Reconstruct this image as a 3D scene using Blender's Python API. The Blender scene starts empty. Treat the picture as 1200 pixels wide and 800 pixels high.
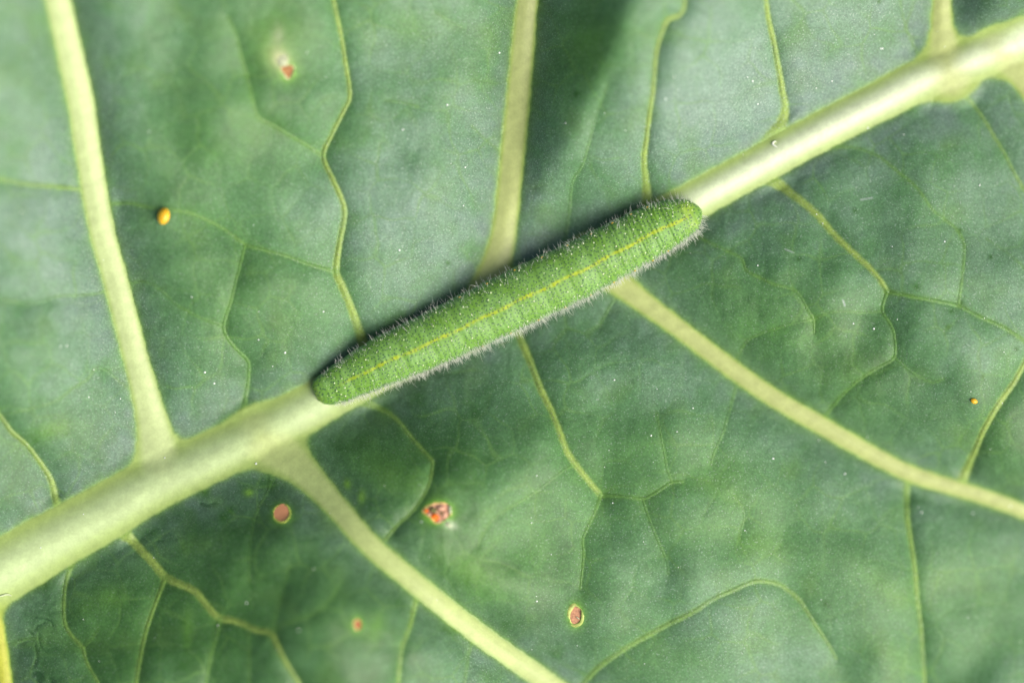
import bpy, math, random
import numpy as np

random.seed(7)
rng = np.random.default_rng(7)
SC = bpy.context.scene
COL = SC.collection
S = 5.5e-5            # metres per unit of the leaf plan (a unit is 0.055 mm)
CX, CY, CAMH = 600.0, 400.0, 4000.0

# ------------------------------------------------------------------ camera, sky, sun, exposure
cam_data = bpy.data.cameras.new('camera')
cam = bpy.data.objects.new('camera', cam_data)
COL.objects.link(cam)
cam.location = (0, 0, CAMH * S)
cam_data.sensor_width = 36.0
cam_data.lens = 36.0 * CAMH / 1200.0
cam_data.clip_start = 0.005
cam_data.clip_end = 50
cam_data.dof.use_dof = True
cam_data.dof.focus_distance = (CAMH - 34) * S
cam_data.dof.aperture_fstop = cam_data.lens / 1000 / (365 * S)
cam_data.dof.aperture_blades = 0
SC.camera = cam

SUN_EL, SUN_AZ = math.radians(44), math.radians(122)     # azimuth from +Y (picture up) clockwise
world = bpy.data.worlds.new('World')
SC.world = world
world.use_nodes = True
wn = world.node_tree
sky = wn.nodes.new('ShaderNodeTexSky')
sky.sky_type = 'NISHITA'
sky.sun_disc = False
sky.sun_elevation = SUN_EL
sky.sun_rotation = SUN_AZ
sky.air_density = 0.75
sky.dust_density = 6.0
sky.ozone_density = 0.6
wn.nodes['Background'].inputs['Strength'].default_value = 0.060
wn.links.new(sky.outputs[0], wn.nodes['Background'].inputs['Color'])
sun_d = bpy.data.lights.new('sun', 'SUN')
sun_d.energy = 1.5
sun_d.angle = math.radians(54)
sun_d.color = (1.0, 0.95, 0.87)
sun = bpy.data.objects.new('sun', sun_d)
COL.objects.link(sun)
sun.rotation_euler = (math.pi / 2 - SUN_EL, 0, math.pi - SUN_AZ)
SC.view_settings.view_transform = 'Standard'
SC.view_settings.look = 'None'
SC.view_settings.gamma = 1
SC.view_settings.exposure = 1.30
SC.view_settings.use_curve_mapping = False
SC.cycles.use_denoising = True
SC.cycles.max_bounces = 6

# ------------------------------------------------------------------ helpers
def place(px, py, z):
    """plan point (0.055 mm units, y down) and height -> metres, seen at that plan point"""
    k = 1.0 - np.asarray(z, float) / CAMH
    return np.stack([(np.asarray(px, float) - CX) * k * S, (CY - np.asarray(py, float)) * k * S, np.asarray(z, float) * S + 0 * np.asarray(px, float)], -1)

def sstep(a, b, x):
    t = np.clip((x - a) / (b - a), 0, 1)
    return t * t * (3 - 2 * t)

def gauss(x, y, cx, cy, sx, sy=None, ang=0.0):
    sy = sy or sx
    c, s = math.cos(math.radians(ang)), math.sin(math.radians(ang))
    u = (x - cx) * c + (y - cy) * s
    v = -(x - cx) * s + (y - cy) * c
    return np.exp(-0.5 * ((u / sx) ** 2 + (v / sy) ** 2))

def noise(x, y, scale, seed):
    r = np.random.default_rng(seed)
    n = 256
    ga = r.uniform(0, 2 * math.pi, (n, n)).astype(np.float32)
    gx, gy = np.cos(ga), np.sin(ga)
    X, Y = x / scale + 100, y / scale + 100
    ix, iy = np.floor(X).astype(int), np.floor(Y).astype(int)
    fx, fy = X - ix, Y - iy
    ux, uy = fx * fx * fx * (fx * (fx * 6 - 15) + 10), fy * fy * fy * (fy * (fy * 6 - 15) + 10)
    def g(i, j, dx, dy):
        a, b = (ix + i) % n, (iy + j) % n
        return gx[a, b] * dx + gy[a, b] * dy
    n00, n10 = g(0, 0, fx, fy), g(1, 0, fx - 1, fy)
    n01, n11 = g(0, 1, fx, fy - 1), g(1, 1, fx - 1, fy - 1)
    return (n00 * (1 - ux) + n10 * ux) * (1 - uy) + (n01 * (1 - ux) + n11 * ux) * uy

def fbm(x, y, scale, seed, octv=3):
    t, a = 0, 1.0
    for i in range(octv):
        t = t + a * noise(x, y, scale / 2 ** i, seed + i * 17)
        a *= 0.5
    return t

def mesh_obj(name, co, faces, mat, parent=None, cols=None, attrs=None, smooth=True):
    """co (n,3) metres; faces (m,3|4) int array or list of lists"""
    me = bpy.data.meshes.new(name)
    co = np.asarray(co, np.float32)
    if isinstance(faces, np.ndarray):
        m, k = faces.shape
        me.vertices.add(len(co)); me.vertices.foreach_set('co', co.ravel())
        me.loops.add(m * k); me.loops.foreach_set('vertex_index', faces.astype(np.int32).ravel())
        me.polygons.add(m); me.polygons.foreach_set('loop_start', np.arange(0, m * k, k, dtype=np.int32))
        me.update(calc_edges=True)
    else:
        me.from_pydata(co.tolist(), [], [list(map(int, f)) for f in faces])
    me.validate()
    if cols is not None:
        a = me.color_attributes.new('tissue', 'FLOAT_COLOR', 'POINT')
        c4 = np.ones((len(co), 4), np.float32); c4[:, :3] = cols
        a.data.foreach_set('color', c4.ravel())
    for k_, v in (attrs or {}).items():
        v = np.asarray(v, np.float32)
        if v.ndim == 1:
            a = me.attributes.new(k_, 'FLOAT', 'POINT'); a.data.foreach_set('value', v)
        else:
            a = me.attributes.new(k_, 'FLOAT_VECTOR', 'POINT'); a.data.foreach_set('vector', v.ravel())
    me.polygons.foreach_set('use_smooth', np.full(len(me.polygons), smooth))
    me.materials.append(mat)
    o = bpy.data.objects.new(name, me)
    COL.objects.link(o)
    if parent is not None:
        o.parent = parent
    return o

def empty(name, loc, label, cat, group=None):
    o = bpy.data.objects.new(name, None)
    COL.objects.link(o)
    o.location = loc
    o.empty_display_size = 0.005
    o['label'] = label; o['category'] = cat
    if group: o['group'] = group
    return o

def under(o, parent):
    """parent keeping the part where it was built (parents are only translated)"""
    o.parent = parent
    o.matrix_parent_inverse.identity()
    o.location = [-c for c in parent.location]

class NT:
    def __init__(s, name):
        s.m = bpy.data.materials.new(name); s.m.use_nodes = True
        s.t = s.m.node_tree; s.b = s.t.nodes['Principled BSDF']
    def n(s, typ, **kw):
        x = s.t.nodes.new(typ)
        for k, v in kw.items():
            if k in ('operation', 'blend_type', 'data_type', 'attribute_name', 'feature', 'noise_dimensions', 'voronoi_dimensions', 'interpolation_type'): setattr(x, k, v)
            else: x.inputs[k].default_value = v
        return x
    def l(s, a, b): s.t.links.new(a, b)
    def math(s, op, a, b=None, c=None):
        x = s.t.nodes.new('ShaderNodeMath'); x.operation = op
        for i, v in enumerate((a, b, c)):
            if v is None: continue
            if isinstance(v, (int, float)): x.inputs[i].default_value = v
            else: s.l(v, x.inputs[i])
        return x.outputs[0]
    def mix(s, f, a, b, mode='MIX'):
        x = s.t.nodes.new('ShaderNodeMix'); x.data_type = 'RGBA'; x.blend_type = mode
        for sock, v in ((x.inputs[0], f), (x.inputs[6], a), (x.inputs[7], b)):
            if isinstance(v, (int, float)): sock.default_value = v
            elif isinstance(v, tuple): sock.default_value = v + (1,) if len(v) == 3 else v
            else: s.l(v, sock)
        return x.outputs[2]
    def ramp(s, x, a, b, lo=0.0, hi=1.0):
        r = s.t.nodes.new('ShaderNodeMapRange'); r.interpolation_type = 'SMOOTHSTEP'
        s.l(x, r.inputs[0])
        for i, v in enumerate((a, b, lo, hi)): r.inputs[i + 1].default_value = v
        return r.outputs[0]

def objcoord(nt):
    return nt.n('ShaderNodeTexCoord').outputs['Object']

# ------------------------------------------------------------------ materials
def leaf_material():
    nt = NT('leaf_tissue')
    at = nt.n('ShaderNodeAttribute', attribute_name='tissue')
    wax = nt.n('ShaderNodeAttribute', attribute_name='wax')
    geo = nt.n('ShaderNodeNewGeometry').outputs['Position']
    # cell grain: ~2.5 units, plus wax mottling ~9 units
    grain = nt.n('ShaderNodeTexNoise', Scale=1 / (2.6 * S), Detail=2.0, Roughness=0.6); nt.l(geo, grain.inputs['Vector'])
    mott = nt.n('ShaderNodeTexNoise', Scale=1 / (13 * S), Detail=3.0, Roughness=0.6); nt.l(geo, mott.inputs['Vector'])
    g0 = nt.ramp(grain.outputs['Fac'], 0.3, 0.7, -0.16, 0.18)
    g = nt.math('ADD', nt.math('MULTIPLY', g0, nt.ramp(wax.outputs['Fac'], 0.0, 0.45, 0.25, 1.0)), 1.0)
    m = nt.ramp(mott.outputs['Fac'], 0.3, 0.7, 0.93, 1.07)
    k = nt.math('MULTIPLY', g, m)
    cmb = nt.n('ShaderNodeCombineColor')
    for i in range(3): nt.l(k, cmb.inputs[i])
    col = nt.mix(1.0, at.outputs['Color'], cmb.outputs[0], 'MULTIPLY')
    # bright crystal specks of wax
    vor = nt.n('ShaderNodeTexNoise', Scale=1 / (1.8 * S), Detail=0.0); nt.l(geo, vor.inputs['Vector'])
    sp = nt.math('MULTIPLY', nt.ramp(vor.outputs['Fac'], 0.66, 0.78), wax.outputs['Fac'])
    col = nt.mix(nt.math('MULTIPLY', sp, 0.35), col, (0.42, 0.52, 0.46))
    nt.l(col, nt.b.inputs['Base Color'])
    nt.l(nt.ramp(wax.outputs['Fac'], 0.0, 1.0, 0.42, 0.58), nt.b.inputs['Roughness'])
    nt.b.inputs['Specular IOR Level'].default_value = 0.3
    bump = nt.n('ShaderNodeBump', Strength=0.12, Distance=1.0 * S)
    nt.l(grain.outputs['Fac'], bump.inputs['Height'])
    nt.l(bump.outputs[0], nt.b.inputs['Normal'])
    return nt.m

def simple(name, col, rough=0.5, noise_scale=None, var=0.2, spec=0.4, sss=0.0, sssr=None, bump=0.0):
    nt = NT(name)
    if noise_scale:
        geo = nt.n('ShaderNodeNewGeometry').outputs['Position']
        nz = nt.n('ShaderNodeTexNoise', Scale=1 / (noise_scale * S), Detail=4.0); nt.l(geo, nz.inputs['Vector'])
        a = tuple(c * (1 - var) for c in col); b = tuple(min(1, c * (1 + var)) for c in col)
        nt.l(nt.mix(nt.ramp(nz.outputs['Fac'], 0.3, 0.7), a, b), nt.b.inputs['Base Color'])
        if bump:
            bp = nt.n('ShaderNodeBump', Strength=bump, Distance=noise_scale * 0.4 * S)
            nt.l(nz.outputs['Fac'], bp.inputs['Height']); nt.l(bp.outputs[0], nt.b.inputs['Normal'])
    else:
        nt.b.inputs['Base Color'].default_value = (*col, 1)
    nt.b.inputs['Roughness'].default_value = rough
    nt.b.inputs['Specular IOR Level'].default_value = spec
    if sss:
        nt.b.inputs['Subsurface Weight'].default_value = sss
        nt.b.inputs['Subsurface Radius'].default_value = sssr or (1, 1, 1)
        nt.b.inputs['Subsurface Scale'].default_value = 8 * S
    return nt.m

LEAF = leaf_material()

# ------------------------------------------------------------------ ground far below the leaf (out of view)
n_ = 24
gx_, gy_ = np.meshgrid(np.linspace(-1.5, 1.5, n_), np.linspace(-1.5, 1.5, n_))
idx = np.arange(n_ * n_).reshape(n_, n_)
gf = np.stack([idx[:-1, :-1], idx[:-1, 1:], idx[1:, 1:], idx[1:, :-1]], -1).reshape(-1, 4)
soil = simple('soil', (0.16, 0.10, 0.065), 0.9, 60, 0.4, 0.2, bump=0.8)
g_o = mesh_obj('ground', np.stack([gx_, gy_, gx_ * 0 - 330 * S], -1).reshape(-1, 3), gf, soil)
g_o['kind'] = 'structure'

# ------------------------------------------------------------------ the vein network (plan points x, y, width)
MID = [(-760, 1075, 104), (-420, 895, 94), (-150, 752, 82), (0, 670, 74), (60, 635, 70), (120, 602, 67), (180, 567, 63), (267, 526, 60), (345, 487, 56), (390, 462, 52), (440, 435, 51),
       (500, 405, 50), (600, 351, 48), (700, 298, 47), (811, 237, 46), (878, 200, 45), (972, 149, 46), (1027, 121, 47), (1077, 95, 49), (1142, 69, 51), (1200, 46, 52), (1320, -10, 46), (1600, -150, 34), (1880, -290, 20)]
# every entry: points, base fillet is given by the widening widths; col = pigment of the vein core / edge
C_SIDE = ((0.38, 0.44, 0.16), (0.26, 0.35, 0.09))
C_PALE = ((0.42, 0.485, 0.215), (0.28, 0.37, 0.10))
C_YEL = ((0.42, 0.42, 0.05), (0.30, 0.38, 0.04))
C_TAN = ((0.38, 0.415, 0.15), (0.27, 0.355, 0.075))
MAIN = [
    ('A', [(-30, -420, 16), (20, -200, 24), (52, -70, 28), (68, 0, 30), (85, 75, 32), (95, 120, 32), (103, 175, 31), (118, 263, 30), (136, 330, 30), (158, 415, 30), (174, 475, 34), (182, 510, 44), (190, 548, 64)], C_PALE),
    ('B', [(660, -400, 14), (640, -180, 20), (624, -50, 24), (618, 0, 25), (612, 67, 28), (604, 150, 29), (592, 263, 29), (581, 312, 36), (566, 358, 50)], C_TAN),
    ('C', [(690, 302, 54), (727, 333, 30), (765, 362, 24), (800, 388, 22), (855, 430, 22), (905, 465, 22), (955, 494, 22), (1000, 520, 21), (1058, 551, 20), (1100, 566, 19), (1150, 581, 18), (1200, 599, 17), (1300, 640, 15), (1520, 760, 10)], C_TAN),
    ('D', [(306, 512, 74), (332, 531, 56), (352, 549, 40), (375, 572, 31), (400, 600, 27), (437, 641, 26), (500, 694, 25), (566, 746, 25), (640, 798, 25), (740, 870, 22), (980, 1050, 14)], C_SIDE),
    ('E', [(1090, -380, 14), (1100, -160, 18), (1104, -40, 20), (1104, 0, 22), (1104, 30, 27), (1107, 55, 42), (1112, 85, 70)], C_TAN),
    ('F', [(1168, 60, 50), (1194, 82, 38), (1216, 118, 24), (1260, 190, 18), (1420, 330, 12)], C_TAN),
    ('G', [(-30, 690, 50), (-10, 722, 26), (-3, 752, 22), (3, 790, 22), (10, 850, 22), (40, 1000, 14)], C_YEL),
]
V1, V2, V3 = 0.95, 0.78, 0.5      # how strongly the pigment shows
SMALL = [
    (V1, [(434, 425, 18), (428, 408, 12), (420, 385, 9.5), (410, 357, 8.5), (400, 333, 8.5), (394, 318, 8), (398, 285, 6.5), (404, 250, 6.5), (399, 230, 6), (390, 210, 5.5), (379, 183, 5.5), (388, 160, 4.5), (400, 135, 4.5), (410, 112, 4.5), (405, 75, 4.5), (400, 43, 4), (392, 5, 4), (380, -60, 3)]),
    (V2, [(379, 183, 5), (362, 172, 4), (340, 159, 3.5), (318, 146, 3.5), (303, 138, 3.5), (297, 122, 3), (291, 95, 3), (283, 67, 2.5), (276, 40, 2), (267, 20, 2)]),
    (V2, [(394, 318, 6), (385, 316, 5), (360, 309, 3.5), (333, 299, 3.5), (310, 293, 3.5), (287, 286, 4), (260, 267, 3), (227, 251, 3), (205, 247, 3), (175, 243, 3), (150, 238, 4), (125, 240, 4.5)]),
    (V2, [(287, 287, 3.5), (282, 308, 2.6), (277, 327, 2.6), (270, 355, 3), (262, 382, 3.8), (268, 398, 3.5), (280, 412, 3.5), (291, 424, 4), (291, 445, 4), (288, 465, 5), (284, 488, 9)]),
    (V3, [(150, 333, 3), (170, 330, 3), (190, 341, 3), (207, 357, 3), (237, 373, 2.4), (262, 382, 3)]),
    (V2, [(112, 224, 6), (93, 222, 5), (67, 219, 5), (30, 216, 5), (0, 210, 5), (-60, 200, 4), (-200, 190, 3)]),
    (V3, [(135, 338, 3), (113, 344, 3), (90, 346, 3), (67, 347, 3), (40, 355, 3.4), (0, 350, 3.4), (-60, 340, 3)]),
    (V2, [(74, 610, 16), (67, 590, 9), (60, 563, 6.5), (50, 546, 5.5), (32, 522, 5), (13, 505, 5), (0, 487, 5), (-40, 440, 4)]),
    (V3, [(150, 455, 3), (117, 430, 3), (103, 444, 3), (85, 455, 3), (60, 472, 2.5), (0, 487, 2)]),
    (V1, [(806, -40, 4), (800, 13, 4.5), (783, 23, 5), (776, 38, 4.5), (770, 57, 4.5), (767, 85, 4.5), (765, 110, 4.8), (761, 135, 5.2), (758, 160, 5.5), (755, 187, 6.5), (757, 212, 8), (759, 235, 12), (761, 262, 18)]),
    (V3, [(712, 100, 1.5), (704, 122, 1.8), (697, 143, 2), (690, 168, 2.4), (683, 193, 2.6), (675, 205, 3), (670, 217, 3.4), (668, 240, 3.6), (664, 268, 5), (660, 300, 7)]),
    (V1, [(890, -50, 5), (897, -5, 5), (900, 18, 5), (903, 33, 6), (907, 50, 6), (910, 67, 6), (914, 88, 6.5), (917, 107, 7), (920, 128, 9), (916, 145, 13), (908, 162, 24), (900, 178, 30)]),
    (V3, [(1052, -20, 2), (1057, 13, 2.4), (1063, 37, 2.6), (1069, 50, 3), (1077, 66, 4)]),
    (V3, [(453, 118, 2.4), (470, 120, 2.4), (490, 125, 2.4)]),
    (V3, [(510, 14, 2.4), (525, 24, 2.4), (540, 32, 2.4)]),
    (V3, [(553, 148, 1.8), (570, 165, 1.8), (592, 182, 2.4)]),
    (V1, [(880, 196, 24), (908, 213, 14), (920, 221, 10), (933, 231, 8.5), (947, 242, 8), (960, 254, 8), (972, 269, 7), (990, 287, 6.5), (1002, 298, 6), (1013, 308, 6), (1025, 320, 5.5), (1033, 330, 5.5), (1040, 342, 5.5)]),
    (V1, [(1040, 342, 5.5), (1067, 347, 4.2), (1100, 353, 4.2), (1123, 358, 4.6), (1137, 365, 4.2), (1150, 372, 4.2), (1177, 384, 4.2), (1200, 399, 4.2), (1260, 440, 3)]),
    (V2, [(1040, 342, 5), (1036, 352, 3.6), (1034, 365, 3.4), (1041, 376, 3.2), (1047, 388, 3.2), (1049, 403, 3.2), (1048, 419, 3.4), (1036, 427, 3), (1020, 436, 3), (1003, 448, 3), (990, 460, 3), (978, 473, 3.6), (967, 488, 5), (960, 500, 7)]),
    (V3, [(1048, 419, 3), (1058, 427, 2.5), (1067, 435, 2.5), (1080, 443, 2.5), (1093, 448, 2.5), (1105, 444, 2)]),
    (V2, [(1123, 358, 3.6), (1126, 337, 3), (1129, 310, 3), (1130, 287, 2.8), (1122, 270, 2.8), (1108, 258, 2.6), (1095, 248, 2.6), (1085, 235, 2.6), (1077, 223, 2.6), (1065, 211, 2.6), (1053, 202, 2.6), (1040, 191, 2.6), (1027, 182, 2.6), (1000, 173, 3), (975, 172, 7)]),
    (V2, [(1095, 104, 14), (1115, 107, 6), (1128, 112, 4), (1138, 120, 4), (1153, 140, 3.6), (1165, 160, 3.4), (1177, 180, 3.4), (1190, 205, 3.4), (1203, 226, 3.4), (1240, 280, 3)]),
    (V3, [(1157, 280, 2), (1177, 294, 2), (1190, 304, 2), (1204, 318, 2), (1230, 345, 2)]),
    (V2, [(795, 262, 8), (812, 274, 4), (825, 281, 3), (843, 290, 3), (857, 296, 2.8), (870, 304, 2.8), (874, 316, 2.8), (890, 325, 2.8), (907, 333, 2.8), (923, 337, 2.6), (933, 341, 2.6), (941, 352, 2.6), (947, 364, 2.8), (953, 374, 4), (954, 390, 1.6)]),
    (V3, [(953, 374, 3), (970, 367, 2), (987, 365, 1.8), (1010, 366, 1.8), (1034, 365, 2)]),
    (V3, [(953, 374, 3), (925, 380, 2), (900, 388, 2), (877, 398, 2.4), (866, 413, 2.6), (862, 428, 4)]),
    (V1, [(1234, 350, 5), (1217, 392, 5), (1200, 427, 5.5), (1187, 450, 6), (1170, 474, 6.5), (1153, 504, 6.5), (1146, 520, 7), (1140, 534, 7.5), (1132, 552, 10), (1124, 572, 15)]),
    (V1, [(1064, 552, 12), (1063, 566, 8), (1063, 600, 6), (1066, 625, 5.5), (1070, 650, 5), (1073, 675, 5), (1075, 700, 4.6), (1078, 725, 4.2), (1080, 746, 4), (1083, 790, 3), (1086, 840, 2)]),
    (V3, [(864, 445, 5), (861, 458, 3.4), (857, 474, 3.2), (852, 490, 3), (847, 507, 3), (837, 530, 2.6), (833, 545, 2)]),
    (V1, [(594, 366, 14), (606, 388, 9), (612, 402, 8.5), (620, 420, 8), (627, 438, 7.5), (633, 454, 7.5), (641, 470, 7), (648, 485, 6.5), (656, 506, 6.5), (663, 525, 6.5), (669, 536, 6.5), (680, 551, 6.5), (692, 566, 6), (704, 580, 6)]),
    (V2, [(704, 580, 5), (728, 581, 3.2), (753, 584, 3.6), (770, 576, 3.2), (787, 565, 3.6), (800, 564, 3)]),
    (V3, [(788, 565, 3.2), (782, 550, 2.6), (779, 533, 2.4), (774, 508, 2.2), (770, 484, 2)]),
    (V2, [(704, 580, 4.6), (697, 600, 3), (690, 615, 3), (683, 631, 3), (684, 645, 2.8), (683, 660, 2.8), (680, 690, 2.4)]),
    (V3, [(753, 584, 3.4), (757, 597, 2.8), (762, 611, 2.8), (768, 626, 2.8), (775, 642, 2.8), (782, 658, 2.6), (783, 672, 2)]),
    (V3, [(672, 545, 4), (662, 550, 3), (648, 560, 3), (632, 573, 3), (617, 583, 2.8), (595, 596, 2.4), (573, 613, 2.2), (560, 638, 1.8)]),
    (V2, [(405, 455, 22), (425, 470, 11), (440, 476, 7), (452, 482, 5.5), (461, 488, 5), (471, 498, 4.4), (481, 511, 4.2), (491, 522, 4), (501, 533, 3.8), (507, 540, 4), (505, 558, 3), (500, 574, 2.6), (485, 597, 2), (466, 615, 2), (451, 632, 4)]),
    (V3, [(745, 325, 8), (725, 345, 4), (714, 360, 3), (703, 382, 2.2)]),
    (0.62, [(660, 830, 6), (686, 798, 6), (700, 783, 6.5), (717, 770, 6.5), (742, 754, 6), (767, 740, 6), (783, 731, 6), (800, 723, 6.5), (817, 714, 5.5), (833, 703, 5), (857, 692, 5), (883, 681, 5.5), (898, 681, 5), (912, 684, 5), (926, 693, 4.6), (938, 704, 5), (947, 718, 4), (957, 734, 3.6), (968, 750, 3), (980, 771, 2.4)]),
    (V1, [(122, 594, 30), (143, 622, 17), (151, 629, 12), (158, 636, 10), (168, 647, 9), (178, 657, 9), (186, 667, 9), (194, 676, 9.5), (210, 684, 8), (228, 692, 8), (242, 708, 7.5), (257, 724, 8), (270, 726, 7), (283, 730, 6.5), (300, 738, 6.5), (317, 741, 7), (325, 756, 5.5), (334, 774, 5), (342, 787, 4.6), (351, 802, 4.4), (372, 850, 3)]),
    (V1, [(193, 678, 7), (186, 697, 4.6), (180, 713, 4.6), (174, 730, 4.8), (169, 748, 4.8), (164, 772, 4.6), (160, 796, 4.4), (156, 830, 3)]),
    (V2, [(257, 726, 6), (254, 744, 3.4), (247, 768, 3.4), (242, 796, 3), (238, 830, 2)]),
    (V3, [(291, 734, 4), (292, 755, 2.4), (292, 796, 2.2), (292, 830, 2)]),
    (V3, [(318, 740, 4), (323, 722, 2.4), (329, 702, 2.2), (334, 683, 2), (340, 660, 1.6)]),
    (V3, [(318, 740, 4), (330, 731, 2.6), (348, 726, 2.4), (364, 720, 2.4), (380, 709, 2.4), (391, 696, 2.6), (401, 680, 2)]),
    (V2, [(90, 645, 14), (82, 666, 6), (77, 684, 4.4), (75, 704, 4.4), (75, 722, 4.2), (78, 735, 4.2), (87, 748, 4.2), (97, 758, 5), (100, 770, 3), (105, 782, 2.8), (114, 797, 2.6), (124, 820, 2)]),
    (V3, [(97, 758, 4), (106, 750, 2), (116, 736, 1.6)]),
    (V2, [(494, 690, 12), (488, 703, 7), (484, 718, 5.5), (480, 734, 5), (475, 748, 4.6), (470, 762, 4.4), (467, 797, 4), (464, 830, 3)]),
    (V3, [(558, 740, 8), (552, 754, 4), (548, 774, 3.2), (545, 797, 3), (542, 830, 2)]),
    (V3, [(318, 556, 10), (314, 575, 3), (303, 594, 2.4), (297, 612, 2.2), (293, 640, 1.8), (292, 680, 1.4)]),
    (V3, [(1198, 13, 2.6), (1192, 22, 2.4), (1182, 36, 4)]),
    (V3, [(860, 580, 2), (872, 602, 2.2), (867, 632, 2), (880, 660, 2)]),
    (V3, [(17, 753, 8), (30, 749, 2.6), (45, 748, 2), (58, 758, 1.6)]),
]

def resample(pts, step):
    p = np.array(pts, float)
    P = np.vstack([2 * p[0] - p[1], p, 2 * p[-1] - p[-2]])
    out = []
    for i in range(1, len(P) - 2):
        n = max(1, int(np.hypot(*(P[i + 1] - P[i])[:2]) / step))
        t = np.arange(n)[:, None] / n
        a, b, c, d = P[i - 1], P[i], P[i + 1], P[i + 2]
        q = 0.5 * (2 * b + (c - a) * t + (2 * a - 5 * b + 4 * c - d) * t ** 2 + (3 * b - a - 3 * c + d) * t ** 3)
        q[:, 2] = (b + (c - b) * t)[:, 2]
        out.append(q)
    out.append(p[-1:])
    return np.vstack(out)

def axis(lo, hi, inner_lo, inner_hi, step):
    a = list(np.arange(inner_lo, inner_hi, step))
    s, x, r = step, inner_hi, []
    while x < hi:
        r.append(x); s = min(s * 1.07, 26); x += s
    s, x, l = step, inner_lo, []
    while x > lo:
        s = min(s * 1.07, 26); x -= s; l.append(x)
    return np.array(l[::-1] + a + r)

ax = axis(-640, 1840, -16, 1216, 1.3)
ay = axis(-420, 1220, -16, 816, 1.3)
GX, GY = np.meshgrid(ax, ay)
GX = GX.astype(np.float32); GY = GY.astype(np.float32)
NY, NX = GX.shape

def dist_field(pts, R, step):
    """signed distance to the vein's edge (negative inside), its distance / half width, within R of it"""
    p = resample(pts, step)
    sd = np.full(GX.shape, 1e3, np.float32)
    q = np.full(GX.shape, 1e3, np.float32)
    for a, b in zip(p[:-1], p[1:]):
        r = R + max(a[2], b[2]) / 2
        x0, x1 = min(a[0], b[0]) - r, max(a[0], b[0]) + r
        y0, y1 = min(a[1], b[1]) - r, max(a[1], b[1]) + r
        i0, i1 = np.searchsorted(ax, [x0, x1]); j0, j1 = np.searchsorted(ay, [y0, y1])
        if i1 <= i0 or j1 <= j0: continue
        X = GX[j0:j1, i0:i1]; Y = GY[j0:j1, i0:i1]
        dx, dy = b[0] - a[0], b[1] - a[1]
        L2 = dx * dx + dy * dy + 1e-9
        t = np.clip(((X - a[0]) * dx + (Y - a[1]) * dy) / L2, 0, 1)
        d = np.hypot(X - a[0] - t * dx, Y - a[1] - t * dy)
        w = (a[2] + (b[2] - a[2]) * t) / 2
        s = d - w
        blk = sd[j0:j1, i0:i1]
        m = s < blk
        blk[m] = s[m]
        q[j0:j1, i0:i1][m] = (d / w)[m]
    return sd, q

def smin(a, b, k):
    h = np.clip(0.5 + 0.5 * (b - a) / k, 0, 1)
    return b + (a - b) * h - k * h * (1 - h)

# --- distances
sd_mid, q_mid = dist_field(MID, 230, 14)
main_sd, main_q = [], []
for nm, pts, colr in MAIN:
    s_, q_ = dist_field(pts, 230, 12)
    main_sd.append(s_); main_q.append(q_)
small_sd, small_q = [], []
for st, pts in SMALL:
    s_, q_ = dist_field([(a, b, c * 0.98) for a, b, c in pts], 64, 5)
    small_sd.append(s_); small_q.append(q_)

wob = fbm(GX, GY, 14, 91, 2) * 1.3                      # veins have slightly uneven edges
wob2 = fbm(GX, GY, 8, 95, 2) * 1.4
sd_mid = sd_mid + wob
main_sd = [s + wob * 0.9 for s in main_sd]

# --- height of the upper surface
def dome(q, p=2.0):
    return 0.5 + 0.5 * np.cos(math.pi * np.minimum(q, 1.12) / 1.12)

def fall(s, lam, cut):
    e = math.exp(-cut / lam)
    return np.clip((np.exp(-np.maximum(s, 0) / lam) - e) / (1 - e), 0, 1)
quilt = 1 - fall(sd_mid, 60, 215)
for s in main_sd:
    quilt = quilt * (1 - 0.92 * fall(s, 52, 215))
H = 54 * quilt
offrib = np.minimum(sd_mid, 1e3)
for s_ in main_sd:
    offrib = np.minimum(offrib, s_)
onblade = sstep(-2, 16, offrib)
q2 = np.ones_like(H)
for (st, pts), s_ in zip(SMALL, small_sd):               # the blade puckers between the finer veins too
    wm = max(p_[2] for p_ in pts[1:-1])
    al = np.clip(0.10 + 0.085 * wm, 0, 0.75) * (0.35 + 0.65 * st)
    q2 = q2 * (1 - al * fall(s_, 20, 62))
H += (15.0 * (q2 - 1)) * onblade
for (st, pts), s_ in zip(SMALL, small_sd):
    wm = max(p_[2] for p_ in pts[1:-1])
    H -= (0.25 + 0.07 * min(wm, 9)) * st * fall(s_, 8, 34) * onblade
# net of the finest veins: cell borders about 40 units apart
def cell_net(cell, seed):
    rr = np.random.default_rng(seed)
    jx, jy = rr.uniform(0.1, 0.9, (128, 128)), rr.uniform(0.1, 0.9, (128, 128))
    X = (GX + 9 * noise(GX, GY, 30, seed + 1)) / cell + 40; Y = (GY + 9 * noise(GX, GY, 30, seed + 2)) / cell + 40
    ix, iy = np.floor(X).astype(int), np.floor(Y).astype(int)
    d1 = np.full(GX.shape, 9.0); d2 = np.full(GX.shape, 9.0)
    for a in (-1, 0, 1):
        for b in (-1, 0, 1):
            px_ = ix + a + jx[(ix + a) % 128, (iy + b) % 128]; py_ = iy + b + jy[(ix + a) % 128, (iy + b) % 128]
            d = np.hypot(X - px_, Y - py_)
            d2 = np.minimum(np.maximum(d, d1), d2); d1 = np.minimum(d, d1)
    return (d2 - d1) * cell / 2
net1 = cell_net(44, 401); net2 = cell_net(19, 411)
net1_m = sstep(2.4, 0.4, net1); net2_m = sstep(1.5, 0.3, net2)
H -= (0.62 * np.exp(-net1 / 6) + 0.22 * np.exp(-net2 / 2.8)) * onblade * np.clip(0.7 + 1.2 * noise(GX, GY, 90, 441), 0.15, 1.5)
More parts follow.
